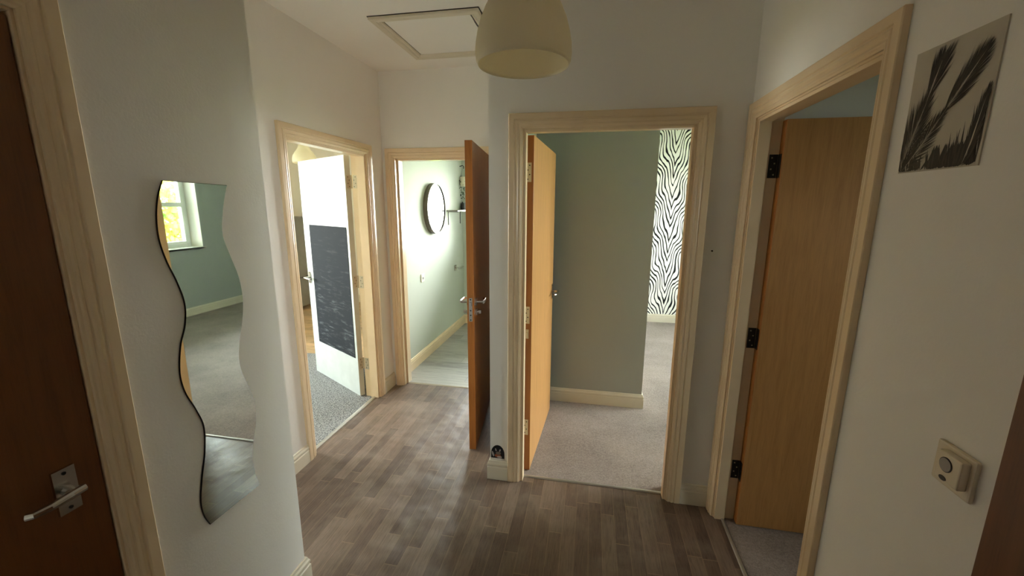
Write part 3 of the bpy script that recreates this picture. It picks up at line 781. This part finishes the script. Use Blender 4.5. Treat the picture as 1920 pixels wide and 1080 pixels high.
# --------------------------------------------------------------- trees outside the bedroom window
def tree(x, y, hgt, r, mat, label, seed):
    rn = random.Random(seed); e = empty('leafy_tree', (x, y, -3.0))
    bm = B(); tube(bm, [(0, 0, .0), (.06, .02, hgt * .35), (-.03, .05, hgt * .6), (0, 0, hgt * .85)], [.16, .12, .08, .03], 10)
    for k in range(7):
        a_ = k * 2 * PI / 7; z = hgt * (.35 + .06 * k); tube(bm, [(0, 0, z), (r * .6 * math.cos(a_), r * .6 * math.sin(a_), z + .5)], [.05, .015], 6)
    build('trunk', bm, M['bark'], e)
    bm = B()
    cl = [(Vector((rn.uniform(-1, 1), rn.uniform(-1, 1), rn.uniform(-1, 1))).normalized() * rn.uniform(.2, 1.0)) for _ in range(46)]
    for c in cl:
        cc = Vector((c.x * r, c.y * r, hgt * .62 + c.z * hgt * .36))
        for i in range(80):
            o = Vector((rn.gauss(0, 1), rn.gauss(0, 1), rn.gauss(0, 1))) * .28
            a_ = Vector((rn.uniform(-1, 1), rn.uniform(-1, 1), rn.uniform(-1, 1))).normalized() * .075
            b_ = a_.cross(Vector((rn.uniform(-1, 1), rn.uniform(-1, 1), rn.uniform(-1, 1)))).normalized() * .05
            bm.faces.new([bm.verts.new(cc + o + q) for q in (-a_, b_, a_, -b_)])
    build('foliage', bm, mat, e, fixn=False)
    return props(e, label, 'tree', 'trees outside the bedroom window')
tree(8.2, 8.3, 6.2, 1.7, M['leafy'], 'yellow green tree seen through the window in the wavy mirror', 1)
tree(7.2, 3.6, 5.6, 1.3, M['leafg'], 'green tree outside the bedroom window', 2)
tree(12.2, 13.4, 7.0, 2.0, M['leafy'], 'tall yellowing tree behind the nearest tree outside', 4)
tree(14.0, 8.0, 6.8, 2.0, M['leafg'], 'large green tree furthest from the bedroom window', 6)

# --------------------------------------------------------------- light: sky through the windows
W = bpy.data.worlds.new('sky'); S.world = W; W.use_nodes = True
wt = W.node_tree; bg = wt.nodes['Background']
tc = wt.nodes.new('ShaderNodeTexCoord'); sx = wt.nodes.new('ShaderNodeSeparateXYZ'); rp = wt.nodes.new('ShaderNodeValToRGB')
wt.links.new(tc.outputs['Generated'], sx.inputs[0]); wt.links.new(sx.outputs[2], rp.inputs[0]); wt.links.new(rp.outputs[0], bg.inputs[0])
rp.color_ramp.elements[0].position = .0; rp.color_ramp.elements[0].color = (1.0, .985, .94, 1)
rp.color_ramp.elements[1].position = .8; rp.color_ramp.elements[1].color = (.90, .95, 1.0, 1)
bg.inputs[1].default_value = 26.0

def portal(name, loc, rot, sx_, sy_):
    l = bpy.data.lights.new(name, 'AREA'); l.shape = 'RECTANGLE'; l.size = sx_; l.size_y = sy_
    l.cycles.is_portal = True
    o = bpy.data.objects.new(name, l); COL.objects.link(o); o.location = loc; o.rotation_euler = rot
portal('window_portal', (3.71, 4.05, 1.69), (0, PI / 2, 0), 1.45, 2.35)
portal('window_portal', (3.71, .35, 1.6), (0, PI / 2, 0), .82, .52)
portal('window_portal', (-5.49, 2.65, 1.57), (0, -PI / 2, 0), 1.37, 1.92)
portal('window_portal', (-.89, 5.46, 1.62), (-PI / 2, 0, 0), 1.2, 1.17)

# --------------------------------------------------------------- camera
f = 774.25; pitch, roll, yaw, h = math.radians(11.2625), math.radians(.3), math.radians(-10.846), 1.609
F = Vector((math.sin(yaw) * math.cos(pitch), math.cos(yaw) * math.cos(pitch), -math.sin(pitch)))
R = Vector((math.cos(yaw), -math.sin(yaw), 0)); U = R.cross(F)
R2 = R * math.cos(roll) + U * math.sin(roll); U2 = -R * math.sin(roll) + U * math.cos(roll)
cd = bpy.data.cameras.new('camera'); cd.sensor_width = 36; cd.lens = 36 * f / 1920; cd.clip_start = .02
co = bpy.data.objects.new('camera', cd); COL.objects.link(co)
m = Matrix((R2, U2, -F)).transposed().to_4x4(); m.translation = Vector((0, 0, h)); co.matrix_world = m
S.camera = co
S.view_settings.view_transform = 'Standard'; S.view_settings.look = 'None'; S.view_settings.gamma = 1.0; S.view_settings.use_curve_mapping = False
S.view_settings.exposure = 1.18
S.cycles.max_bounces = 16; S.cycles.diffuse_bounces = 10; S.cycles.glossy_bounces = 6; S.cycles.transparent_max_bounces = 12
S.cycles.use_denoising = True; S.cycles.sample_clamp_indirect = 10
